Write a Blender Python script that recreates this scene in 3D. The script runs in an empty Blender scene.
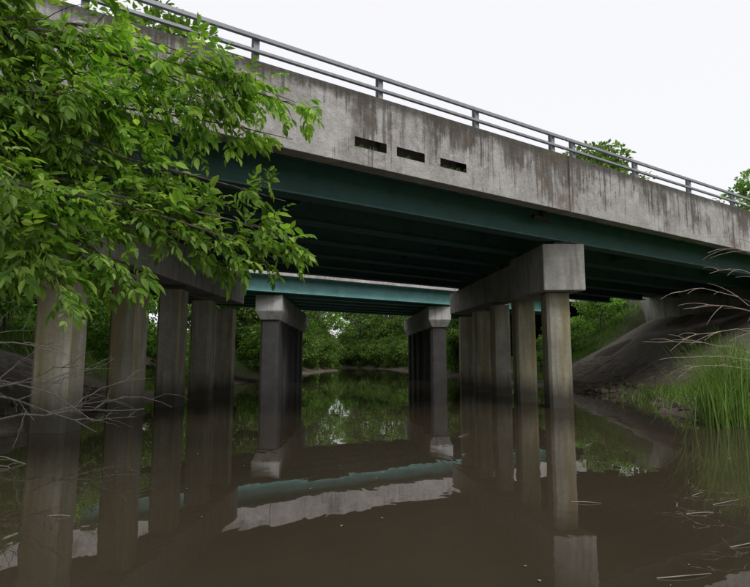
import bpy, math, random
import numpy as np
from mathutils import Vector
random.seed(7); rng=np.random.default_rng(7)
scene=bpy.context.scene
DS,DC=0.8387,0.5446      # bridge direction (x,y)
def P(s,o,z): return (DS*s-DC*o, DC*s+DS*o, z)
def cf(o): return 0.025*(o-8.0)

# ---------------------------------------------------------------- builder
class B:
    def __init__(self): self.v=[];self.q=[];self.m=[];self.n=0
    def add(self,v,q,m=0):
        v=np.asarray(v,dtype=np.float64).reshape(-1,3); q=np.asarray(q,dtype=np.int64).reshape(-1,4)
        self.v.append(v); self.q.append(q+self.n); self.m.append(np.full(len(q),m)); self.n+=len(v)
    def box8(self,c,m=0):  # c: bottom 4 ccw, top 4
        self.add(c,[(3,2,1,0),(4,5,6,7),(0,1,5,4),(1,2,6,5),(2,3,7,6),(3,0,4,7)],m)
    def box(self,x0,x1,y0,y1,z0,z1,m=0):
        self.box8([(x0,y0,z0),(x1,y0,z0),(x1,y1,z0),(x0,y1,z0),(x0,y0,z1),(x1,y0,z1),(x1,y1,z1),(x0,y1,z1)],m)
    def bbox(self,s0,s1,o0,o1,z0,z1,m=0,fall=True):
        f=cf if fall else (lambda o:0)
        self.box8([P(s0,o0,z0+f(o0)),P(s1,o0,z0+f(o0)),P(s1,o1,z0+f(o1)),P(s0,o1,z0+f(o1)),
                   P(s0,o0,z1+f(o0)),P(s1,o0,z1+f(o0)),P(s1,o1,z1+f(o1)),P(s0,o1,z1+f(o1))],m)
    def tube(self,pts,r0,r1,n=6,m=0):
        pts=np.asarray(pts,float); k=len(pts); rs=np.linspace(r0,r1,k)
        t=np.gradient(pts,axis=0); t/=np.linalg.norm(t,axis=1)[:,None]+1e-9
        ref=np.array([0,0,1.0]) if abs(t[0][2])<.9 else np.array([1.0,0,0])
        a=np.cross(t,ref); a/=np.linalg.norm(a,axis=1)[:,None]+1e-9; b=np.cross(t,a)
        an=np.arange(n)*2*math.pi/n
        v=pts[:,None,:]+rs[:,None,None]*(np.cos(an)[None,:,None]*a[:,None,:]+np.sin(an)[None,:,None]*b[:,None,:])
        q=[]
        for i in range(k-1):
            for j in range(n):
                j2=(j+1)%n; q.append((i*n+j,i*n+j2,(i+1)*n+j2,(i+1)*n+j))
        self.add(v.reshape(-1,3),q,m)
    def mesh(self,name,mats,smooth=False):
        v=np.concatenate(self.v); q=np.concatenate(self.q); m=np.concatenate(self.m)
        me=bpy.data.meshes.new(name)
        me.vertices.add(len(v)); me.vertices.foreach_set('co',v.ravel().astype(np.float32))
        me.loops.add(len(q)*4); me.loops.foreach_set('vertex_index',q.ravel().astype(np.int32))
        me.polygons.add(len(q)); me.polygons.foreach_set('loop_start',(np.arange(len(q))*4).astype(np.int32))
        try: me.polygons.foreach_set('loop_total',np.full(len(q),4,dtype=np.int32))
        except Exception: pass
        for x in mats: me.materials.append(x)
        me.polygons.foreach_set('material_index',m.astype(np.int32))
        me.polygons.foreach_set('use_smooth',np.full(len(q),smooth))
        me.update(calc_edges=True); me.validate()
        return me
    def obj(self,name,mats,parent=None,smooth=False,bevel=0):
        o=bpy.data.objects.new(name,self.mesh(name,mats,smooth)); scene.collection.objects.link(o)
        if parent: o.parent=parent
        if bevel:
            md=o.modifiers.new('b','BEVEL'); md.width=bevel; md.segments=2; md.limit_method='ANGLE'
        return o
def empty(name):
    e=bpy.data.objects.new(name,None); scene.collection.objects.link(e); return e

# ---------------------------------------------------------------- materials
def newmat(name):
    m=bpy.data.materials.new(name); m.use_nodes=True; nt=m.node_tree
    return m,nt,nt.nodes['Principled BSDF']
def N(nt,t,**k):
    n=nt.nodes.new(t)
    for a,b in k.items(): setattr(n,a,b)
    return n
def noise(nt,vec,scale,detail=6,rough=.6,dist=0):
    n=N(nt,'ShaderNodeTexNoise'); n.inputs['Scale'].default_value=scale; n.inputs['Detail'].default_value=detail
    n.inputs['Roughness'].default_value=rough; n.inputs['Distortion'].default_value=dist
    if vec is not None: nt.links.new(vec,n.inputs['Vector'])
    return n.outputs['Fac']
def ramp(nt,fac,stops):
    r=N(nt,'ShaderNodeValToRGB'); e=r.color_ramp.elements
    while len(e)<len(stops): e.new(.5)
    for i,(p,c) in enumerate(stops):
        e[i].position=p
        if not isinstance(c,(tuple,list)): c=(c,c,c)
        e[i].color=(*c,1)
    nt.links.new(fac,r.inputs['Fac']); return r.outputs['Color']
def mix(nt,f,a,b,mode='MIX'):
    m=N(nt,'ShaderNodeMixRGB',blend_type=mode)
    for i,x in ((0,f),(1,a),(2,b)):
        if isinstance(x,(int,float)): m.inputs[i].default_value=x
        elif isinstance(x,(tuple,list)): m.inputs[i].default_value=(*x,1)
        else: nt.links.new(x,m.inputs[i])
    return m.outputs[0]
def maprange(nt,v,a,b,c=0,d=1):
    m=N(nt,'ShaderNodeMapRange'); nt.links.new(v,m.inputs[0])
    for i,x in zip((1,2,3,4),(a,b,c,d)): m.inputs[i].default_value=x
    return m.outputs[0]
def math_(nt,op,a,b):
    m=N(nt,'ShaderNodeMath',operation=op)
    for i,x in ((0,a),(1,b)):
        if isinstance(x,(int,float)): m.inputs[i].default_value=x
        else: nt.links.new(x,m.inputs[i])
    return m.outputs[0]
def bump(nt,bs,h,strength=.3,dist=.02):
    b=N(nt,'ShaderNodeBump'); b.inputs['Strength'].default_value=strength; b.inputs['Distance'].default_value=dist
    nt.links.new(h,b.inputs['Height']); nt.links.new(b.outputs[0],bs.inputs['Normal'])
def position(nt,rot=True,scale=(1,1,1)):
    g=N(nt,'ShaderNodeNewGeometry'); v=g.outputs['Position']
    if rot:
        m=N(nt,'ShaderNodeMapping'); m.inputs['Rotation'].default_value=(0,0,-math.atan2(DC,DS)); nt.links.new(v,m.inputs[0]); v=m.outputs[0]
    m=N(nt,'ShaderNodeMapping'); m.inputs['Scale'].default_value=scale; nt.links.new(v,m.inputs[0])
    return g.outputs['Position'],v,m.outputs[0]

def mat_fascia(name,ztop,k=1.0,dirt=1.0):
    m,nt,bs=newmat(name)
    pos,rot,streak=position(nt,True,(3.4,1.5,.42))
    mp=N(nt,'ShaderNodeMapping'); mp.inputs['Scale'].default_value=(13,3,.6); nt.links.new(rot,mp.inputs[0])
    sep=N(nt,'ShaderNodeSeparateXYZ'); nt.links.new(pos,sep.inputs[0]); z=sep.outputs['Z']
    n1=noise(nt,rot,1.6,9,.7); n2=noise(nt,streak,1.0,8,.72,.6); n3=noise(nt,rot,22,6,.75); n4=noise(nt,rot,.75,6,.7); n5=noise(nt,mp.outputs[0],1,5,.65,.2)
    n6=noise(nt,rot,5,8,.72,.5)
    base=ramp(nt,n1,[(.30,(.23*k,.21*k,.19*k)),(.5,(.38*k,.36*k,.35*k)),(.66,(.56*k,.54*k,.53*k))])
    base=mix(nt,.4,base,ramp(nt,n3,[(.3,(.22*k,.20*k,.19*k)),(.7,(.52*k,.50*k,.49*k))]))
    base=mix(nt,ramp(nt,n6,[(.54,0),(.66,.55)]),base,(.64*k,.62*k,.60*k))
    zone=maprange(nt,n4,.34,.66,-.17,.12)
    grad=math_(nt,'ADD',maprange(nt,z,ztop-1.2,ztop,-.06,.14),zone)
    st=ramp(nt,math_(nt,'ADD',n2,grad),[(.50,0),(.59,.5),(.72,1)])
    col=mix(nt,math_(nt,'MULTIPLY',st,.82*dirt),base,(.075,.062,.052))
    st2=ramp(nt,math_(nt,'ADD',n5,grad),[(.55,0),(.62,.85)]); col=mix(nt,math_(nt,'MULTIPLY',st2,.75*dirt),col,(.045,.038,.032))
    topb=ramp(nt,math_(nt,'ADD',maprange(nt,z,ztop-.34,ztop-.02,0,.45),math_(nt,'MULTIPLY',n6,.7)),[(.48,0),(.68,.85)])
    col=mix(nt,math_(nt,'MULTIPLY',topb,dirt),col,(.07,.062,.052))
    rust=ramp(nt,math_(nt,'ADD',math_(nt,'MULTIPLY',n4,.6),math_(nt,'MULTIPLY',n6,.4)),[(.53,0),(.62,.6)]); col=mix(nt,math_(nt,'MULTIPLY',rust,dirt),col,(.19,.135,.09))
    sp=ramp(nt,n3,[(.66,0),(.72,.8)]); col=mix(nt,sp,col,(.05,.045,.04))
    nt.links.new(col,bs.inputs['Base Color']); bs.inputs['Roughness'].default_value=.92
    h=math_(nt,'ADD',n3,math_(nt,'MULTIPLY',n6,.8)); bump(nt,bs,h,.7,.03)
    return m
def mat_concrete(name,c0,c1,algae=False,stain=.6,boards=0):
    m,nt,bs=newmat(name)
    pos,rot,streak=position(nt,True,(5,5,.5))
    sep=N(nt,'ShaderNodeSeparateXYZ'); nt.links.new(pos,sep.inputs[0]); z=sep.outputs['Z']
    n1=noise(nt,pos,1.7,8,.65); n2=noise(nt,streak,1.0,6,.6,.3); n3=noise(nt,pos,17,6,.7)
    col=ramp(nt,n1,[(.3,c0),(.68,c1)])
    col=mix(nt,.3,col,ramp(nt,n3,[(.3,c0),(.7,c1)]))
    st=ramp(nt,n2,[(.5,0),(.68,1)]); col=mix(nt,math_(nt,'MULTIPLY',st,stain),col,(.06,.052,.042))
    if algae:
        al=ramp(nt,noise(nt,streak,.7,5,.6,.5),[(.42,0),(.62,.75)]); col=mix(nt,al,col,(.21,.175,.06))
        wet=ramp(nt,math_(nt,'ADD',maprange(nt,z,.08,.9,.75,0),math_(nt,'MULTIPLY',n2,.35)),[(.3,0),(.8,.9)])
        col=mix(nt,wet,col,(.04,.034,.025))
    nt.links.new(col,bs.inputs['Base Color']); bs.inputs['Roughness'].default_value=.88
    bump(nt,bs,math_(nt,'ADD',n3,n1),.5,.025)
    return m
def mat_paint(name,c,rust=.3,rough=.5,metal=0):
    m,nt,bs=newmat(name)
    pos,rot,streak=position(nt,True,(2,2,1))
    n1=noise(nt,rot,2.2,7,.65); n2=noise(nt,rot,25,4,.6)
    col=ramp(nt,n1,[(.3,tuple(x*.75 for x in c)),(.7,tuple(min(1,x*1.2) for x in c))])
    rs=ramp(nt,math_(nt,'ADD',math_(nt,'MULTIPLY',n1,.75),math_(nt,'MULTIPLY',n2,.25)),[(.56,0),(.66,1)])
    col=mix(nt,math_(nt,'MULTIPLY',rs,rust),col,(.07,.04,.025))
    nt.links.new(col,bs.inputs['Base Color']); bs.inputs['Roughness'].default_value=rough; bs.inputs['Metallic'].default_value=metal
    bump(nt,bs,n2,.1,.01); return m
def mat_leaf(name,stops,trans=.35,lo=.62,hi=1.25):
    m,nt,bs=newmat(name)
    g=N(nt,'ShaderNodeNewGeometry'); r=g.outputs['Random Per Island']
    col=ramp(nt,r,stops)
    cl=noise(nt,g.outputs['Position'],1.1,3,.5)
    col=mix(nt,1.0,col,ramp(nt,cl,[(.3,lo),(.7,hi)]),'MULTIPLY')
    nt.links.new(col,bs.inputs['Base Color']); bs.inputs['Roughness'].default_value=.45
    bs.inputs['Specular IOR Level'].default_value=.35
    t=N(nt,'ShaderNodeBsdfTranslucent'); tc=mix(nt,1.0,col,(1.25,1.3,.55),'MULTIPLY'); nt.links.new(tc,t.inputs['Color'])
    mx=N(nt,'ShaderNodeMixShader'); mx.inputs[0].default_value=trans
    nt.links.new(bs.outputs[0],mx.inputs[1]); nt.links.new(t.outputs[0],mx.inputs[2])
    nt.links.new(mx.outputs[0],nt.nodes['Material Output'].inputs['Surface']); return m
def mat_bark(name,c0,c1):
    m,nt,bs=newmat(name); pos,rot,st=position(nt,False,(9,9,1.5))
    n=noise(nt,st,1.5,6,.7); nt.links.new(ramp(nt,n,[(.3,c0),(.7,c1)]),bs.inputs['Base Color'])
    bs.inputs['Roughness'].default_value=.9; bump(nt,bs,n,.5,.02); return m

M_fas1=mat_fascia('fascia_concrete',5.28,1.1); M_fas2=mat_fascia('far_fascia_concrete',6.2,1.35,.45)
M_con=mat_concrete('pier_concrete',(.23,.22,.205),(.47,.45,.42),False,.5)
M_pile=mat_concrete('pile_concrete',(.21,.195,.155),(.44,.42,.35),True,.4)
M_soff=mat_concrete('soffit_concrete',(.20,.185,.17),(.34,.31,.28),False,.45)
M_dark=mat_concrete('stained_shaded_pier_concrete',(.04,.04,.04),(.09,.088,.088),False,.5)  # far pier walls: stain and shadow both put into the dark base colour
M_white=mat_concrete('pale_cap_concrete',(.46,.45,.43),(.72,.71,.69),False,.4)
M_core=mat_concrete('joint_filler',(.03,.028,.025),(.06,.055,.05))
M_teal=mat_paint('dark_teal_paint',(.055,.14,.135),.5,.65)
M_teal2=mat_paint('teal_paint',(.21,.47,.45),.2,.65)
M_steel=mat_paint('galvanised_steel',(.30,.31,.33),.2,.55,.3)
M_leaf=mat_leaf('tree_leaf',[(0,(.085,.18,.025)),(.4,(.17,.33,.04)),(.8,(.32,.50,.08)),(1,(.46,.62,.16))],.48,.55,1.4)
M_bgleaf=mat_leaf('distant_leaf',[(0,(.06,.115,.022)),(.5,(.12,.225,.038)),(1,(.24,.38,.075))],.35)
M_shrub=mat_leaf('shrub_leaf',[(0,(.07,.16,.02)),(.5,(.15,.31,.045)),(1,(.27,.45,.08))],.38)
M_grass=mat_leaf('grass_blade',[(0,(.09,.16,.035)),(.5,(.17,.30,.06)),(.85,(.25,.39,.10)),(1,(.38,.35,.19))],.38)
M_bark=mat_bark('bark',(.05,.04,.032),(.15,.125,.1))
M_dead=mat_bark('dead_wood',(.16,.14,.125),(.34,.31,.28))
M_stem=mat_bark('dry_stem',(.26,.18,.15),(.50,.40,.35))

def mat_ground():
    m,nt,bs=newmat('ground_soil_grass'); pos,rot,_=position(nt,True)
    sep=N(nt,'ShaderNodeSeparateXYZ'); nt.links.new(pos,sep.inputs[0]); z=sep.outputs['Z']
    sr=N(nt,'ShaderNodeSeparateXYZ'); nt.links.new(rot,sr.inputs[0]); o=sr.outputs['Y']
    n1=noise(nt,pos,.9,7,.65); n2=noise(nt,pos,11,6,.7)
    mud=ramp(nt,n2,[(.3,(.07,.055,.04)),(.7,(.20,.16,.12))])
    gr=ramp(nt,n2,[(.3,(.04,.07,.018)),(.55,(.08,.135,.03)),(.75,(.14,.14,.06))])
    f=ramp(nt,math_(nt,'ADD',maprange(nt,z,.1,.9,0,.5),math_(nt,'MULTIPLY',n1,.6)),[(.38,0),(.58,1)])
    a=math_(nt,'MULTIPLY',maprange(nt,o,6.6,8,0,1),maprange(nt,o,16.5,18,1,0))
    b=math_(nt,'MULTIPLY',maprange(nt,o,22,23.5,0,1),maprange(nt,o,32,34,1,0))
    bare=math_(nt,'ADD',a,b); f=mix(nt,bare,f,(0,0,0))
    nt.links.new(mix(nt,f,mud,gr),bs.inputs['Base Color']); bs.inputs['Roughness'].default_value=.95
    bump(nt,bs,math_(nt,'ADD',n2,n1),.9,.08); return m
M_ground=mat_ground()
def mat_paving():
    m,nt,bs=newmat('slope_paving_concrete'); pos,rot,_=position(nt,True)
    sep=N(nt,'ShaderNodeSeparateXYZ'); nt.links.new(pos,sep.inputs[0]); z=sep.outputs['Z']
    n1=noise(nt,pos,.9,8,.7,.4); n2=noise(nt,pos,13,7,.75); n3=noise(nt,pos,3.2,7,.7)
    col=ramp(nt,n1,[(.3,(.17,.145,.12)),(.7,(.38,.335,.30))]); col=mix(nt,.4,col,ramp(nt,n2,[(.3,(.12,.10,.08)),(.7,(.38,.335,.30))]))
    soil=ramp(nt,math_(nt,'ADD',math_(nt,'MULTIPLY',n3,.9),maprange(nt,z,.2,1.5,.25,0)),[(.51,0),(.62,.8)])
    col=mix(nt,soil,col,(.11,.085,.06))
    moss=ramp(nt,n1,[(.56,0),(.66,.5)]); col=mix(nt,moss,col,(.11,.12,.05))
    nt.links.new(col,bs.inputs['Base Color']); bs.inputs['Roughness'].default_value=.95; bump(nt,bs,math_(nt,'ADD',n2,math_(nt,'MULTIPLY',n3,1.5)),.8,.05); return m
M_pav=mat_paving()
def mat_asphalt():
    m,nt,bs=newmat('asphalt'); pos,rot,_=position(nt,True); n=noise(nt,pos,40,4,.7)
    nt.links.new(ramp(nt,n,[(.3,.035),(.7,.075)]),bs.inputs['Base Color']); bs.inputs['Roughness'].default_value=.9; return m
M_asph=mat_asphalt()
def mat_water():
    m,nt,bs=newmat('murky_water'); pos,rot,_=position(nt,False)
    mp=N(nt,'ShaderNodeMapping'); mp.inputs['Scale'].default_value=(1,.55,1); nt.links.new(pos,mp.inputs[0])
    n0=noise(nt,mp.outputs[0],.22,4,.55,.4)
    nt.links.new(ramp(nt,n0,[(.3,(.036,.0285,.018)),(.7,(.066,.051,.034))]),bs.inputs['Base Color'])
    bs.inputs['Roughness'].default_value=.0; bs.inputs['IOR'].default_value=1.5
    a=noise(nt,mp.outputs[0],1.6,3,.5,.6); b=noise(nt,mp.outputs[0],.35,2,.5); c=noise(nt,mp.outputs[0],7,2,.5,.3)
    h=math_(nt,'MULTIPLY',math_(nt,'ADD',a,math_(nt,'MULTIPLY',c,.10)),maprange(nt,b,.35,.65,.3,1.3)); bump(nt,bs,h,.27,.014); return m
M_water=mat_water()

# ---------------------------------------------------------------- terrain
YL=[-80,0,8,14,22,35,50,70,90,130,200]; XL=[-8,-6.2,-5.5,-5.8,-6.2,-6.6,-6.2,-4.6,-7,-22,-60]
YR=[-80,0,6,9,12,15,22,30,45,70,90,130,200]; XR=[8,5.9,5.4,5.6,6.3,7,7.3,6.3,5.2,3.2,0,-13,-48]
def ground_z(x,y):
    x=np.asarray(x,float); y=np.asarray(y,float)
    xl=np.interp(y,YL,XL)+.25*np.sin(y*.9)+.12*np.sin(y*2.3+1); xr=np.interp(y,YR,XR)+.25*np.sin(y*.8+2)+.13*np.sin(y*2.1)
    d=np.maximum(x-xr,xl-x); o=-DC*x+DS*y
    H=np.interp(o,[-60,3,7,33,45,200],[1.9,1.9,3.5,3.5,2.6,4.0])
    under=((o>7.0)&(o<17.6))|((o>22.3)&(o<33))
    z=.04+.14*np.clip(d,0,1.2)+.42*np.maximum(d-1.2,0); z=np.minimum(z,H)
    nz=.07*np.sin(x*1.7+y*.6)+.06*np.sin(y*1.9-x)+.04*np.sin(x*3.7+1)*np.sin(y*3.1)
    z=z+np.where(under,0,nz*np.clip(d-.2,0,1))
    z=np.where(d>0,z,-.35*np.clip(-d,0,3.2)-.03)
    ar=x-16.3+.07*(y-12); al=-14.5-x
    ab=np.maximum(ar,al)
    emb=4.35-.5*np.maximum(0,np.maximum(7-o,o-33))+.025*np.clip(o-8,0,25)
    med=(o>17.6)&(o<22.3)
    emb2=np.where(med, emb-.1-.75*np.maximum(0,-ab), np.where(ab>0,emb,-9))
    return np.where(d>0,np.maximum(z,emb2),z)
def grad_axis(a,b,step,lo,hi):
    c=list(np.arange(a,b,step)); st=step; x=c[-1]
    while x<hi: st*=1.18; x+=st; c.append(x)
    st=step; x=a
    while x>lo: st*=1.18; x-=st; c.insert(0,x)
    return np.array(c)
gx=grad_axis(-18,22,.4,-500,500); gy=grad_axis(-2,52,.4,-150,900)
X,Y=np.meshgrid(gx,gy); Z=ground_z(X,Y)
b=B(); nx,ny=len(gx),len(gy)
i,j=np.meshgrid(np.arange(nx-1),np.arange(ny-1)); k=(j*nx+i).ravel()
b.add(np.stack([X,Y,Z],-1).reshape(-1,3),np.stack([k,k+1,k+nx+1,k+nx],-1)); b.obj('ground',[M_ground],smooth=True)
b=B(); b.add([(-70,-150,0),(70,-150,0),(70,200,0),(-70,200,0)],[(0,1,2,3)]); b.obj('river_water',[M_water])

def paving(name,o0,o1,side):
    b=B(); nu=7; no=5
    for a in range(nu):
        for c in range(no):
            oa=o0+(o1-o0)*c/no+.012; ob=o0+(o1-o0)*(c+1)/no-.012
            lift=.07+random.uniform(0,.014)
            vs=[]
            for zoff in (-.12,lift):
                for (uu,oo) in ((a/nu,oa),((a+1)/nu-.002,oa),((a+1)/nu-.002,ob),(a/nu,ob)):
                    xa,xb=(8.2,15.9) if side>0 else (-6.9,-14.2)
                    x=xa+(xb-xa)*uu
                    y=(oo+DC*x)/DS
                    vs.append((x,y,float(ground_z(x,y))+zoff))
            b.box8(vs)
    return b.obj(name,[M_pav],bevel=.01)
paving('slope_paving',7.7,16.9,1); paving('slope_paving',7.7,16.9,-1)
b=B()
for _ in range(380):
    if random.random()<.75:
        o=random.uniform(6.6,17.4); x=random.uniform(6.9,9.3) if random.random()<.8 else random.uniform(-7.4,-6.0)
    else: o=random.uniform(1,7); x=random.uniform(5.7,8)
    y=(o+DC*x)/DS; z=float(ground_z(x,y)); r=random.uniform(.03,.15)*(1 if abs(x)<8.5 else .6)
    if z<-.1: continue
    rot=random.uniform(0,3); c,s_=math.cos(rot),math.sin(rot); vs=[]
    for zz,k_ in ((-.4,1),(.45,.7)):
        for (ax,ay) in ((-1,-1),(1,-1),(1,1),(-1,1)):
            ax*=random.uniform(.7,1.2)*k_;ay*=random.uniform(.6,1)*k_
            vs.append((x+r*(ax*c-ay*s_),y+r*(ax*s_+ay*c),z+.05+r*zz*random.uniform(.6,1.1)))
    b.box8(vs)
b.obj('rubble_stones',[M_pav],bevel=.008)

# ---------------------------------------------------------------- bridges
def extrude(b,prof,s0,s1,m=0):
    n=len(prof)
    v=[P(s0,o,z+cf(o)) for o,z in prof]+[P(s1,o,z+cf(o)) for o,z in prof]
    b.add(v,[(i,(i+1)%n,n+(i+1)%n,n+i) for i in range(n)],m)
    for off,fl in ((0,1),(n,0)):
        for i in range(1,n-1,2):
            q=(off,off+i,off+i+1,off+min(i+2,n-1))
            if q[2]==q[3]: continue
            b.add([v[t] for t in q],[(0,1,2,3)] if not fl else [(3,2,1,0)],m)
def bridge(parent,on,of,zg0,zg1,ztop,segs,slots,Mf,Mt,ng,s0,s1,posts,zb,gin=.9):
    for side in (0,1):
        def fo(o): return o if side==0 else (on+of-o)
        cr=[(fo(on),zb),(fo(on),ztop),(fo(on+.28),ztop),(fo(on+.34),zg1+.2),(fo(on+.95),zg1+.2),(fo(on+.95),zg1),(fo(on+.8),zg1),(fo(on+.3),min(zg1-.001,zb+.02))]
        core=[(fo(on+.03),zb+.05),(fo(on+.03),ztop-.03),(fo(on+.25),ztop-.03),(fo(on+.31),zg1+.17),(fo(on+.9),zg1+.16),(fo(on+.9),zg1+.03),(fo(on+.8),zg1+.03),(fo(on+.3),zb+.06)]
        if side: cr=cr[::-1]; core=core[::-1]
        b=B()
        for a,c in zip(segs[:-1],segs[1:]): extrude(b,cr,a+(.014 if a==9.45 else .005),c-(.014 if c==9.45 else .005))
        ob=b.obj('parapet',[Mf,M_soff],parent,bevel=.01)
        if side==0 and slots:
            cb=B()
            for (sa,sb_) in slots: cb.bbox(sa,sb_,on-.1,on+.27,4.365,4.525)
            cut=cb.obj('slot_cutter',[M_core]); 
            md=ob.modifiers.new('slots','BOOLEAN'); md.object=cut; md.operation='DIFFERENCE'; md.solver='EXACT'
            bpy.context.view_layer.update()
            dg=bpy.context.evaluated_depsgraph_get()
            me=bpy.data.meshes.new_from_object(ob.evaluated_get(dg)); 
            ob.modifiers.clear(); ob.data=me
            bpy.data.objects.remove(cut)
            b=B()
            extrude(b,core,segs[0]+.1,slots[0][0]-.05); extrude(b,core,slots[-1][1]+.05,segs[-1]-.1)
        else:
            b=B(); extrude(b,core,segs[0]+.1,segs[-1]-.1)
        b.obj('joint_filler',[M_core],parent)
    b=B(); b.bbox(s0,s1,on+.955,of-.955,zg1,zg1+.2); b.obj('deck_slab',[M_soff],parent)
    b=B(); b.bbox(s0,s1,on+.36,of-.36,zg1+.204,zg1+.25); b.obj('road_surface',[M_asph],parent)
    b=B()
    oo=np.linspace(on+gin,of-gin,ng)
    for o in oo:
        zo=cf(o)
        b.bbox(s0+.3,s1-.3,o-.16,o+.16,zg0+zo,zg0+.03+zo,0,False)
        b.bbox(s0+.3,s1-.3,o-.012,o+.012,zg0+.03+zo,zg1-.03+zo-.002,0,False)
        b.bbox(s0+.3,s1-.3,o-.14,o+.14,zg1-.03+zo,zg1-.004+zo,0,False)
        st=s0+1.2
        while st<s1:
            b.bbox(st,st+.015,o+.014,o+.13,zg0+.035+zo,zg1-.035+zo,0,False)
            st+=2.6
    st=s0+2
    while st<s1:
        for a,c in zip(oo[:-1],oo[1:]):
            b.bbox(st,st+.06,a+.015,c-.015,zg0+.22+cf((a+c)/2),zg0+.26+cf((a+c)/2),0,False)
            b.bbox(st,st+.012,a+.015,c-.015,zg0+.26+cf((a+c)/2),zg0+.42+cf((a+c)/2),0,False)
        st+=5.1
    b.obj('steel_girders',[Mt],parent)
    for side in (0,1):
        o=on+.14 if side==0 else of-.14
        b=B(); z0=ztop+cf(o)
        for s in posts:
            b.bbox(s-.045,s+.045,o-.05,o-.042,z0,z0+.43,0,False)
            b.bbox(s-.006,s+.006,o-.042,o+.042,z0,z0+.43,0,False)
            b.bbox(s-.045,s+.045,o+.042,o+.05,z0,z0+.43,0,False)
            b.bbox(s-.09,s+.09,o-.09,o+.09,z0+.001,z0+.02,0,False)
            b.bbox(s-.05,s+.05,o-.055,o+.055,z0+.43,z0+.44,0,False)
        for zz,h in ((.345,.06),(.14,.045)):
            b.bbox(posts[0]-.5,9.44,o-.11,o-.053,z0+zz,z0+zz+h,0,False)
            b.bbox(9.47,posts[-1]+.5,o-.11,o-.053,z0+zz,z0+zz+h,0,False)
        b.obj('steel_railing',[M_steel],parent,bevel=.008)
def bent_box(b,x,y0,y1,w,z0,z1,k=-.07,yref=None,rise=.022,m=0):
    yr=y0 if yref is None else yref
    f=lambda y:x+k*(y-yr)
    r0=rise*(y0-yr); r1=rise*(y1-yr)
    b.box8([(f(y0)-w,y0,z0+r0),(f(y0)+w,y0,z0+r0),(f(y1)+w,y1,z0+r1),(f(y1)-w,y1,z0+r1),
            (f(y0)-w,y0,z1+r0),(f(y0)+w,y0,z1+r0),(f(y1)+w,y1,z1+r1),(f(y1)-w,y1,z1+r1)],m)
def pile(b,x,y,w,z1,z0=-1.6,ch=.06):
    pts=[(-w,-w+ch),(-w+ch,-w),(w-ch,-w),(w,-w+ch),(w,w-ch),(w-ch,w),(-w+ch,w),(-w,w-ch)]
    zs=np.linspace(z0,z1,6); v=[(x+p[0],y+p[1],z) for z in zs for p in pts]
    q=[(i*8+j,i*8+(j+1)%8,(i+1)*8+(j+1)%8,(i+1)*8+j) for i in range(5) for j in range(8)]
    b.add(v,q)
br1=empty('highway_bridge')
segs=[-13,-5.5,1.0,7.1,9.45,14.5,19.5,24.5]
posts1=[-12.6,-10.4,-8.2,-6.0,-3.8,-1.7,.5,2.70,4.85,7.0,9.12,9.78,12.05,14.4,16.7,19,21.3,24]
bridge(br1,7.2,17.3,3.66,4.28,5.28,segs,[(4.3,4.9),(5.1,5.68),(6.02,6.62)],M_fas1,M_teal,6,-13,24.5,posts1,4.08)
b=B(); bent_box(b,4.16,12.15,14.5,.46,2.56,3.60); b.obj('pier_cap_end',[M_con],br1,bevel=.025)
b=B(); bent_box(b,4.16,14.503,22.6,.39,2.70,3.52,yref=12.15); b.obj('pier_cap',[M_con],br1,bevel=.02)
b=B()
for y in (12.75,14.95,17.1,19.3,21.5): pile(b,4.16-.07*(y-12.15),y,.26,2.55 if y<13 else 2.72)
b.obj('concrete_piles',[M_pile],br1)
b=B(); bent_box(b,-4.7,6.2,18.2,.42,2.62,3.5,k=0.0); b.obj('pier_cap',[M_con],br1,bevel=.025)
b=B()
for y in (8.4,10.7,13.0,15.3,17.6): pile(b,-4.7,y,.27,2.66)
b.obj('concrete_piles',[M_pile],br1)
b=B()
for o in np.linspace(8.1,16.4,6):
    for (xx,kk,zb) in ((4.16,-.07,3.50),(-4.7,0,3.4)):
        y=(o+DC*xx)/DS
        for _ in range(3): y=(o+DC*(xx+kk*(y-12.15)))/DS
        x=xx+kk*(y-12.15); b.box(x-.18,x+.18,y-.16,y+.16,zb+cf(o)*.6,3.655+cf(o))
b.obj('bearings',[M_core],br1)
b=B(); bent_box(b,15.9+.07*4,17,32,.35,2.6,4.26,yref=12,rise=.01); b.obj('abutment_wall',[M_con],br1)
b=B(); bent_box(b,-14.4,-2.5,13.5,.3,2.4,4.0,k=0); b.obj('abutment_wall',[M_con],br1)

br2=empty('far_highway_bridge')
segs2=[-10,-3,4,9.45,16,23,30]
posts2=list(np.arange(-9.5,30,2.3))
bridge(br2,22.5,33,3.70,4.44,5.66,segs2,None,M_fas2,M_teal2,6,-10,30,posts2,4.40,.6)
def cap2(x,y0,y1,k):
    b=B(); bent_box(b,x,y0,y1,.6,3.28,4.0,k=k,rise=0); f=lambda y:x+k*(y-y0)
    b.box8([(f(y0)-.42,y0+.25,2.9),(f(y0)+.42,y0+.25,2.9),(f(y1)+.42,y1-.25,2.9),(f(y1)-.42,y1-.25,2.9),
            (f(y0)-.6,y0,3.279),(f(y0)+.6,y0,3.279),(f(y1)+.6,y1,3.279),(f(y1)-.6,y1,3.279)])
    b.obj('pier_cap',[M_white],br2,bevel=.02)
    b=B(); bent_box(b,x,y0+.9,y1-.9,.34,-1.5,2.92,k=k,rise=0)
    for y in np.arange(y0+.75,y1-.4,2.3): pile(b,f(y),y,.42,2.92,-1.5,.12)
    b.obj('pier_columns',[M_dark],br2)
cap2(-4.75,24.9,36.5,-.02); cap2(3.5,30.1,41,-.07)
b=B(); bent_box(b,16,36,53,.35,2.6,4.3,k=-.07,rise=0); b.obj('abutment_wall',[M_con],br2)
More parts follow.
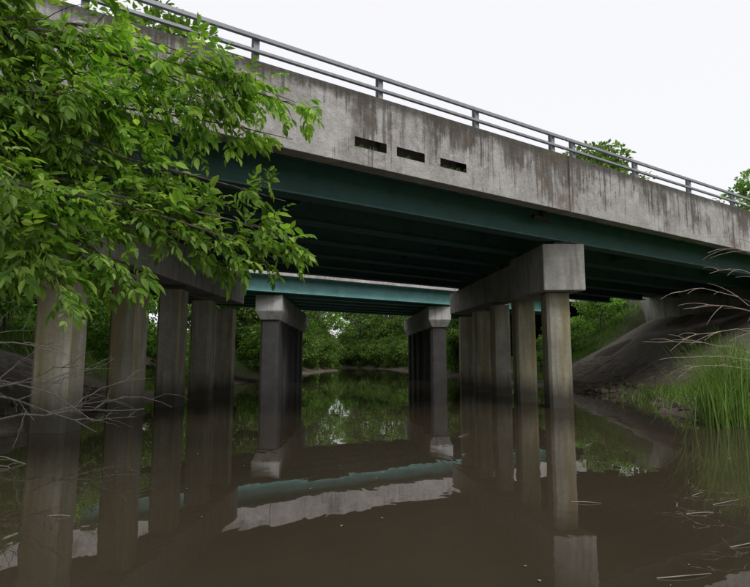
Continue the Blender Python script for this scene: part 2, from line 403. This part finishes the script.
b=B(); bent_box(b,-13.8,17,32,.3,2.6,4.3,k=0,rise=0); b.obj('abutment_wall',[M_con],br2)
for (oa,ob_,sa,sb_) in ((7.6,16.9,24.6,160),(7.6,16.9,-140,-13.1),(23,32.5,30.1,160),(23,32.5,-140,-10.1)):
    b=B(); z=4.5 if oa<10 else 4.63; b.bbox(sa,sb_,oa,ob_,z-.3,z); b.obj('approach_road',[M_asph])
b=B(); b.tube([P(8.95,7.75,4.02),P(9.35,7.75,4.02),P(9.5,7.75,3.98)],.05,.05,8); b.bbox(9.2,9.28,7.68,7.82,4.0,4.3,0,False)
b.obj('drain_bracket',[M_core],br1)

# ---------------------------------------------------------------- foliage
def nrmz(v): return v/(np.linalg.norm(v,axis=-1,keepdims=True)+1e-9)
def leaves(b,pos,dr,up,L,W,m=0):
    pos=np.asarray(pos);dr=nrmz(np.asarray(dr));sd=nrmz(np.cross(dr,up));nr=np.cross(sd,dr)
    L=np.asarray(L)[:,None];W=np.asarray(W)[:,None]
    v=np.stack([pos,pos+dr*.28*L+sd*.42*W+nr*.06*L,pos+dr*.62*L+sd*.40*W+nr*.04*L,pos+dr*L-nr*.09*L,
                pos+dr*.62*L-sd*.40*W+nr*.04*L,pos+dr*.28*L-sd*.42*W+nr*.06*L],1)
    n=len(pos); k=np.arange(n)[:,None]*6
    q=np.concatenate([k+np.array([[0,1,2,3]]),k+np.array([[0,3,4,5]])],0)
    b.add(v.reshape(-1,3),q,m)
def sprays(b,pos,r,L=.24,leaf=.095,m=0,pairs=3):
    pos=np.asarray(pos);r=nrmz(np.asarray(r));n=len(pos)
    up=nrmz(np.array([0,0,1.0])+rng.normal(0,.5,(n,3))); sd=nrmz(np.cross(r,up))
    LL=L*rng.uniform(.7,1.2,n)[:,None]; sc=rng.uniform(.5,1.25,n)
    for k in range(pairs):
        t=.3+.28*k
        for sg in (-1,1):
            p=pos+r*LL*t; d=r*.7+sd*sg*.8+np.array([0,0,-.35])+rng.normal(0,.2,(n,3))
            l=leaf*sc*rng.uniform(.75,1.2,n); leaves(b,p,d,up+rng.normal(0,.35,(n,3)),l,l*rng.uniform(.4,.52,n),m)
    l=leaf*1.2*sc; leaves(b,pos+r*LL,r+np.array([0,0,-.45]),up,l,l*.5,m)
def bez(a,c,e,n=12):
    t=np.linspace(0,1,n)[:,None]; return (1-t)**2*np.array(a)+2*t*(1-t)*np.array(c)+t*t*np.array(e)
b=B()
trunk=np.array([(-6.4,3.2,.3),(-6.1,3.3,1.2),(-5.4,3.6,2.2),(-4.6,3.9,3.0),(-3.9,4.2,3.7),(-3.5,4.4,4.3),(-3.3,4.5,4.7)])
b.tube(trunk,.15,.04,10,0)
b.tube(bez((-6.1,3.3,1.2),(-5,3.6,1.4),(-3.6,4.2,2.6)),.08,.03,8,0)
tips=[((-.78,6,3.82),12),((-.95,6.2,3.55),11),((-1.2,5.8,4.02),10),((-1.6,5.5,4.02),9),((-1.95,5.5,3.85),10),((-.85,5.8,2.3),12),((-.95,5.8,2.7),11),((-1.3,5.6,2.05),10),((-2.1,5,1.72),14),
      ((-2.5,4.5,1.6),14),((-3.0,4.9,3.9),14),((-3.1,4.5,4.2),13),((-2.65,4.6,3.3),15),((-2.8,4.4,2.3),16),((-2.27,5.4,3.2),14),((-1.87,5.5,2.85),12),((-2.42,5.0,2.3),16),((-1.7,5.6,2.35),13),
      ((-3.1,4.6,3.7),15),((-3.3,4.9,3.0),16),((-3.2,5.0,2.2),16),((-2.9,5.2,2.7),16),((-2.5,5.2,3.5),14),((-2.2,5.6,2.6),14),((-3.7,5,4.3),14),((-3.9,5.2,3.4),16),((-3.1,4.9,1.9),16),((-1.9,5.2,3.4),12),((-1.5,5.7,2.6),11),((-1.55,5.7,3.65),9),((-1.0,5.7,2.05),9),((-1.25,5.9,3.5),9),((-.9,6.1,3.95),7)]
TP=[];TD=[]
for i,(tp,nt_) in enumerate(tips):
    tp=np.array(tp); zt=tp[2]
    cands=trunk[2:]; st=cands[np.argmin(np.abs(cands[:,2]-(zt*.6+1.2)))] if zt>2.4 else np.array((-3.9,4.1,2.45))
    mid=(st+tp)/2+np.array([0,0,.34])+rng.normal(0,.1,3)
    c=bez(st,mid,tp,14); b.tube(c,.022,.004,5,0)
    tan=nrmz(np.gradient(c,axis=0))
    for k in range(nt_+2):
        t=rng.uniform(.3,1)**.8; idx=min(13,int(t*13)); p=c[idx]; d=nrmz(tan[idx]*.9+rng.normal(0,.5,3)+np.array([0,0,-.12])); l=rng.uniform(.2,.6)*(1.1-.35*t)
        tw=bez(p,p+d*l*.5+np.array([0,0,.05]),p+d*l+np.array([0,0,-.1]),5); b.tube(tw,.005,.002,3,0)
        for q in np.linspace(.25,1,5):
            pp=p+d*l*q; TP.append(pp); TD.append(d*.8+rng.normal(0,.55,3)+np.array([0,0,-.3]))
sprays(b,TP,TD,.22,.106,1)
b.obj('overhanging_ash_tree',[M_bark,M_leaf],smooth=False)

def crown_mesh(name,h,r,nclump,nleaf,ls,mats,trunk=True,low=.3):
    b=B()
    if trunk:
        b.tube([(0,0,-.5),(.1,0,h*.25),(-.05,.1,h*.5),(.1,0,h*.85)],.022*h,.004*h,8,0)
    P_=[];D_=[]
    for k in range(nclump):
        th=rng.uniform(0,2*math.pi); zz=rng.uniform(low,1)
        prof=math.sin(math.pi*min(1,max(.03,(zz-low*.6)/(1.02-low*.6)))**.8)**.6
        rr=r*prof*math.sqrt(rng.uniform(.1,1)); c=np.array([rr*math.cos(th),rr*math.sin(th),h*zz*.95])
        if trunk and k%2==0: b.tube(bez((0,0,h*max(.15,zz*.6)),(c[0]*.5,c[1]*.5,h*zz*.75),c,6),.007*h,.0015*h,4,0)
        cr=r*rng.uniform(.16,.34)
        n=int(nleaf/nclump*rng.uniform(.6,1.4)); d=nrmz(rng.normal(0,1,(n,3))); rad=cr*rng.uniform(.3,1,n)**.6
        pp=c+d*rad[:,None]*np.array([1.15,1.15,.7]); P_.append(pp); D_.append(d+rng.normal(0,.5,(n,3))+np.array([0,0,-.3]))
    P_=np.concatenate(P_);D_=np.concatenate(D_);n=len(P_)
    l=ls*rng.uniform(.6,1.3,n); leaves(b,P_,D_,nrmz(np.array([0,0,1.0])+rng.normal(0,.6,(n,3))),l,l*.6,1)
    return b.mesh(name,mats)
T=[crown_mesh('tree_mesh',14,4.2,46,6500,.36,[M_bark,M_bgleaf]) for _ in range(3)]
T.append(crown_mesh('tree_mesh',14,3.4,40,6500,.32,[M_bark,M_shrub],low=.25))
S=[crown_mesh('shrub_mesh',2.4,1.4,22,3600,.13,[M_bark,M_shrub],low=.06) for _ in range(3)]
SB=[crown_mesh('shrub_mesh',5,3.0,34,6500,.24,[M_bark,M_bgleaf],low=.03) for _ in range(2)]
def put(name,me,x,y,sc,sz=None,rot=None,dz=0):
    o=bpy.data.objects.new(name,me); scene.collection.objects.link(o)
    o.location=(x,y,float(ground_z(x,y))+dz); o.rotation_euler=(0,0,rng.uniform(0,6.28) if rot is None else rot)
    o.scale=(sc,sc,sz or sc); return o
tl=[(-10,44,.95),(-8,52,.8),(-12,58,1.1),(-7,66,.9),(-9,76,1.),(-14,70,1.2),(9,50,.75),(8,59,.8),(12,66,.9),(7,72,.9),(6,82,1.),(11,88,1.1),(2,96,1.0),(-3,104,1.1),(-10,92,1.),(-4,118,1.2),
    (5,108,1.2),(-18,50,1.2),(17,58,.85),(-22,62,1.3),(-26,46,1.3),(18,74,1.),(24,66,.95),(-11,38,.8),(13,49,.6),(-17,84,1.2),(0,126,1.3),(-30,70,1.3),(30,84,1.),(-34,50,1.4),
    (22.3,55,1.40),(43,62,1.28),(-16.5,38,1.72),(37,75,1.0),(50,85,1.1),(-45,80,1.4),(60,100,1.1),(-30,20,1.2),(-34,6,1.2),(-22,-6,1.),(26,-10,1.),(36,8,.95),(20,-28,1.),(-18,-30,1.1),(0,-70,1.4),(-10,-60,1.3),(12,-62,1.3)]
for i,(x,y,s) in enumerate(tl): put('deciduous_tree',T[i%4],x,y,s)
us=[(9.5,41,.5),(14,53,.8),(-13,50,.9),(-18,40,.8),(-20,30,.8),(-24,24,.9),(-16,60,1.),(12,60,.9),(20,62,1.),(-5,110,1.3),(-9,100,1.2),(4,104,1.3),(0,112,1.4),(-14,110,1.3),(-17.5,27,.55)]
for y in np.arange(40,128,4.2):
    us.append((np.interp(y,YL,XL)-1.6-rng.uniform(0,.8),y,.5+y*.005)); us.append((np.interp(y+2,YR,XR)+1.5+rng.uniform(0,.8),y+2 if y>41 else 43.5,.45+y*.005))
    us.append((np.interp(y,YL,XL)-5.5,y+1,.8+y*.005)); us.append((np.interp(y,YR,XR)+5.5,y+3,.7+y*.005))
for i,(x,y,s) in enumerate(us): put('riverside_shrub',SB[i%2],x,y,s)
sh=[(-7.2,21.3,.9),(-8.4,19.5,1.1),(-9.5,18,1.),(-10.5,16,1.1),(-7.6,22.8,.7),(-11.5,14,1.3),(8.2,28.2,.75),(9.4,29.3,.9),(10.9,30.2,.8),(12.6,31,1.),(14.5,32,1.2),(7.3,29.4,.5),
    (-7.0,37.6,1.2),(-7.4,40,1.1),(6.3,43.5,1.),(-7.0,7.3,.55),(-7.7,5.8,.8),(-6.6,6.2,.45),(-8.2,7.0,.8),(17,33.5,1.3),(-12.8,12,1.3),(-6.9,19.6,.45),(-9.3,21.2,1.1),(-11,19.5,1.2),(-6.5,8.6,.4),(-6.2,5.4,.35),(-7.6,8.9,.6)]
for i,(x,y,s) in enumerate(sh): put('bank_shrub',S[i%3],x,y,s)

def grass(name,pts,h,w,lean=.35,mat=M_grass):
    b=B(); pts=np.asarray(pts); n=len(pts); z=ground_z(pts[:,0],pts[:,1])
    base=np.stack([pts[:,0],pts[:,1],z-.03],-1); th=rng.uniform(0,6.28,n); hh=h*rng.uniform(.45,1.1,n)
    ld=np.stack([np.cos(th),np.sin(th),np.zeros(n)],-1); le=(lean*rng.uniform(.1,1.4,n))[:,None]*hh[:,None]
    sd=np.stack([-np.sin(th+.8),np.cos(th+.8),np.zeros(n)],-1)*(w*rng.uniform(.6,1.2,n))[:,None]
    up=np.array([0,0,1.0])*hh[:,None]
    a=base; m1=base+up*.55+ld*le*.3; tp=base+up*.95+ld*le
    v=np.stack([a-sd,a+sd,m1+sd*.8,m1-sd*.8,tp+sd*.1,tp-sd*.1],1); k=np.arange(n)[:,None]*6
    b.add(v.reshape(-1,3),np.concatenate([k+np.array([[0,1,2,3]]),k+np.array([[3,2,4,5]])],0)); return b.obj(name,[mat])
def cluster(cx,cy,sx,sy,n): return np.stack([rng.normal(cx,sx,n),rng.normal(cy,sy,n)],-1)
grass('reed_clump',np.concatenate([cluster(5.85,9.3,.26,.28,600),cluster(6.4,9.7,.35,.3,480),cluster(5.5,9.0,.15,.2,240)]),1.5,.0075,.5)
pts=[]
for _ in range(30000):
    y=rng.uniform(2,44); side=rng.random()<.5
    x=(np.interp(y,YR,XR)+.15+rng.exponential(2.2)) if side else (np.interp(y,YL,XL)-.15-rng.exponential(2.2))
    o=-DC*x+DS*y
    if (9.5<o<17.2 and abs(x)>7.6) or 23<o<32.5: continue
    if 9.0<o<17.2 and rng.random()<.8: continue
    if math.sin(x*2.1+y)*math.sin(y*1.3-x*.7)+rng.normal(0,.3)<-.15: continue
    pts.append((x,y))
grass('bank_grass',pts,.34,.006,.5)
wp=np.concatenate([cluster(7.4,11.4,.5,.7,1300),cluster(8.6,12.5,.6,.5,1200),cluster(8.2,13.6,.5,.6,900),cluster(9.6,14.0,.6,.6,900),cluster(7.6,15.2,.4,.8,350),cluster(10.6,15.0,.5,.5,500)])
grass('shore_weeds',wp,.42,.012,.8)
pm=[]
for _ in range(16000):
    o=rng.uniform(17.4,22.4); x=rng.uniform(6.8,16) if rng.random()<.6 else rng.uniform(-14,-6.6); pm.append((x,(o+DC*x)/DS))
grass('median_grass',pm,.4,.01,.5)
b=B()
for s in (4.45,4.7,5.4,6.35,6.2,6.5):
    n=12; pos=np.array([P(s+rng.normal(0,.07),7.24,4.36) for _ in range(n)]); dr=rng.normal(0,.5,(n,3))+np.array([.25,-.4,.5]); l=rng.uniform(.03,.08,n)
    leaves(b,pos,dr,rng.normal(0,1,(n,3)),l,l*.25)
b.obj('scupper_weeds',[M_grass])

b=B()
def twiggy(b,a,e,r,depth,m=0,sag=.1):
    a=np.array(a,float);e=np.array(e,float); L=np.linalg.norm(e-a)
    c=bez(a,(a+e)/2+rng.normal(0,.09*L,3)+np.array([0,0,sag*L]),e,9)+0
    c[1:-1]+=rng.normal(0,.012*L,(7,3)); b.tube(c,r,r*.3,5,m)
    if depth>0:
        for _ in range(rng.integers(3,6)):
            i=rng.integers(2,8); d=nrmz((e-a)/L+rng.normal(0,.55,3)); twiggy(b,c[i],c[i]+d*L*rng.uniform(.25,.5),r*.5,depth-1,m,sag)
for a,e in [((-5.6,5.9,.55),(-3.1,6.3,.35)),((-5.5,6.2,.75),(-3.4,7.0,.15)),((-5.2,5.6,.3),(-3.6,6.6,.75)),((-5.8,6.6,.9),(-4.0,7.3,1.1)),((-5.3,6.0,.2),(-3.3,5.7,-.05)),((-5.0,6.8,.2),(-3.0,7.4,.4)),((-5.6,5.4,.4),(-3.7,5.5,.95))]:
    twiggy(b,a,e,.016,2)
b.obj('dead_branches',[M_dead])
b=B()
for a,c,e in [((7.4,9.3,.4),(6.9,9.2,2.9),(5.5,9.1,2.45)),((7.6,9.2,.4),(6.6,9.0,2.2),(4.9,8.9,1.85)),((7.3,9.0,.4),(6.5,8.7,1.9),(4.7,8.6,1.35)),((7.5,9.5,.4),(6.4,9.3,1.5),(4.3,9.0,1.3)),
              ((7.2,8.8,.3),(6.4,8.8,1.0),(4.8,8.8,.95)),((7.8,9.9,.5),(7.2,9.7,3.4),(5.8,9.6,2.9)),((7.6,9.0,.3),(7.1,8.9,3.2),(5.5,9.2,3.1)),((7.9,9.5,.3),(6.2,9.2,2.6),(4.8,9.0,2.1)),((7.4,9.1,.3),(6.4,9.0,1.3),(4.5,8.9,1.05))]:
    cc=bez(a,c,e,16); cc[2:]+=rng.normal(0,.012,(14,3)); b.tube(cc,.010,.003,5)
    for _ in range(6):
        i=rng.integers(6,15); d=nrmz(cc[min(i+1,15)]-cc[i-1]+rng.normal(0,.12,3)); l=rng.uniform(.2,.6); b.tube(bez(cc[i],cc[i]+d*l*.5+np.array([0,0,.04]),cc[i]+d*l+np.array([0,0,-.05]),5),.0045,.0018,4)
b.obj('dry_arching_stems',[M_stem])
b=B()
n=170; pos=np.stack([rng.uniform(-4,5,n),rng.uniform(2.2,14,n),np.full(n,.006)],-1); l=rng.uniform(.008,.032,n); th=rng.uniform(0,6.28,n)
leaves(b,pos,np.stack([np.cos(th),np.sin(th),np.zeros(n)],-1),np.tile([0,0,1.0],(n,1)),l,l*.6)
for k in range(22):
    x,y=(rng.uniform(-2.5,4.5),rng.uniform(2.5,8)) if k<9 else (rng.uniform(1.3,2.7),rng.uniform(2.6,4.4))
    a=rng.uniform(-.5,.9); l=rng.uniform(.08,.38); pt=[(x+l*t*math.cos(a+.25*t),y+l*t*math.sin(a+.25*t),.002+.008*math.sin(3.1*t)) for t in np.linspace(0,1,6)]
    b.tube(pt,.0035,.0015,5)
b.obj('floating_debris',[M_dead])

# ---------------------------------------------------------------- light, sky, camera
w=bpy.data.worlds.new('World'); scene.world=w; w.use_nodes=True; nt=w.node_tree
sky=nt.nodes.new('ShaderNodeTexSky'); sky.sky_type='NISHITA'; sky.sun_disc=False; sky.sun_elevation=math.radians(50); sky.sun_rotation=math.radians(153)
mx=nt.nodes.new('ShaderNodeMixRGB'); mx.inputs[0].default_value=.9; mx.inputs[2].default_value=(8.9,8.85,9.05,1)
nt.links.new(sky.outputs[0],mx.inputs[1]); bg=nt.nodes['Background']; nt.links.new(mx.outputs[0],bg.inputs[0]); bg.inputs[1].default_value=.116
sd=Vector((.454*math.cos(math.radians(50)),-.891*math.cos(math.radians(50)),math.sin(math.radians(50))))
L=bpy.data.lights.new('sun','SUN'); L.energy=1.5; L.angle=math.radians(25); L.color=(1,.97,.93)
lo=bpy.data.objects.new('sun',L); scene.collection.objects.link(lo); lo.rotation_euler=sd.to_track_quat('Z','Y').to_euler()
cam=bpy.data.cameras.new('camera'); cam.sensor_width=36; cam.lens=26.88; cam.clip_end=3000; cam.clip_start=.05
co=bpy.data.objects.new('camera',cam); scene.collection.objects.link(co); co.location=(0,0,1.0); co.rotation_euler=(math.radians(97),0,0)
scene.camera=co
scene.view_settings.view_transform='Standard'; scene.view_settings.look='None'; scene.view_settings.exposure=0
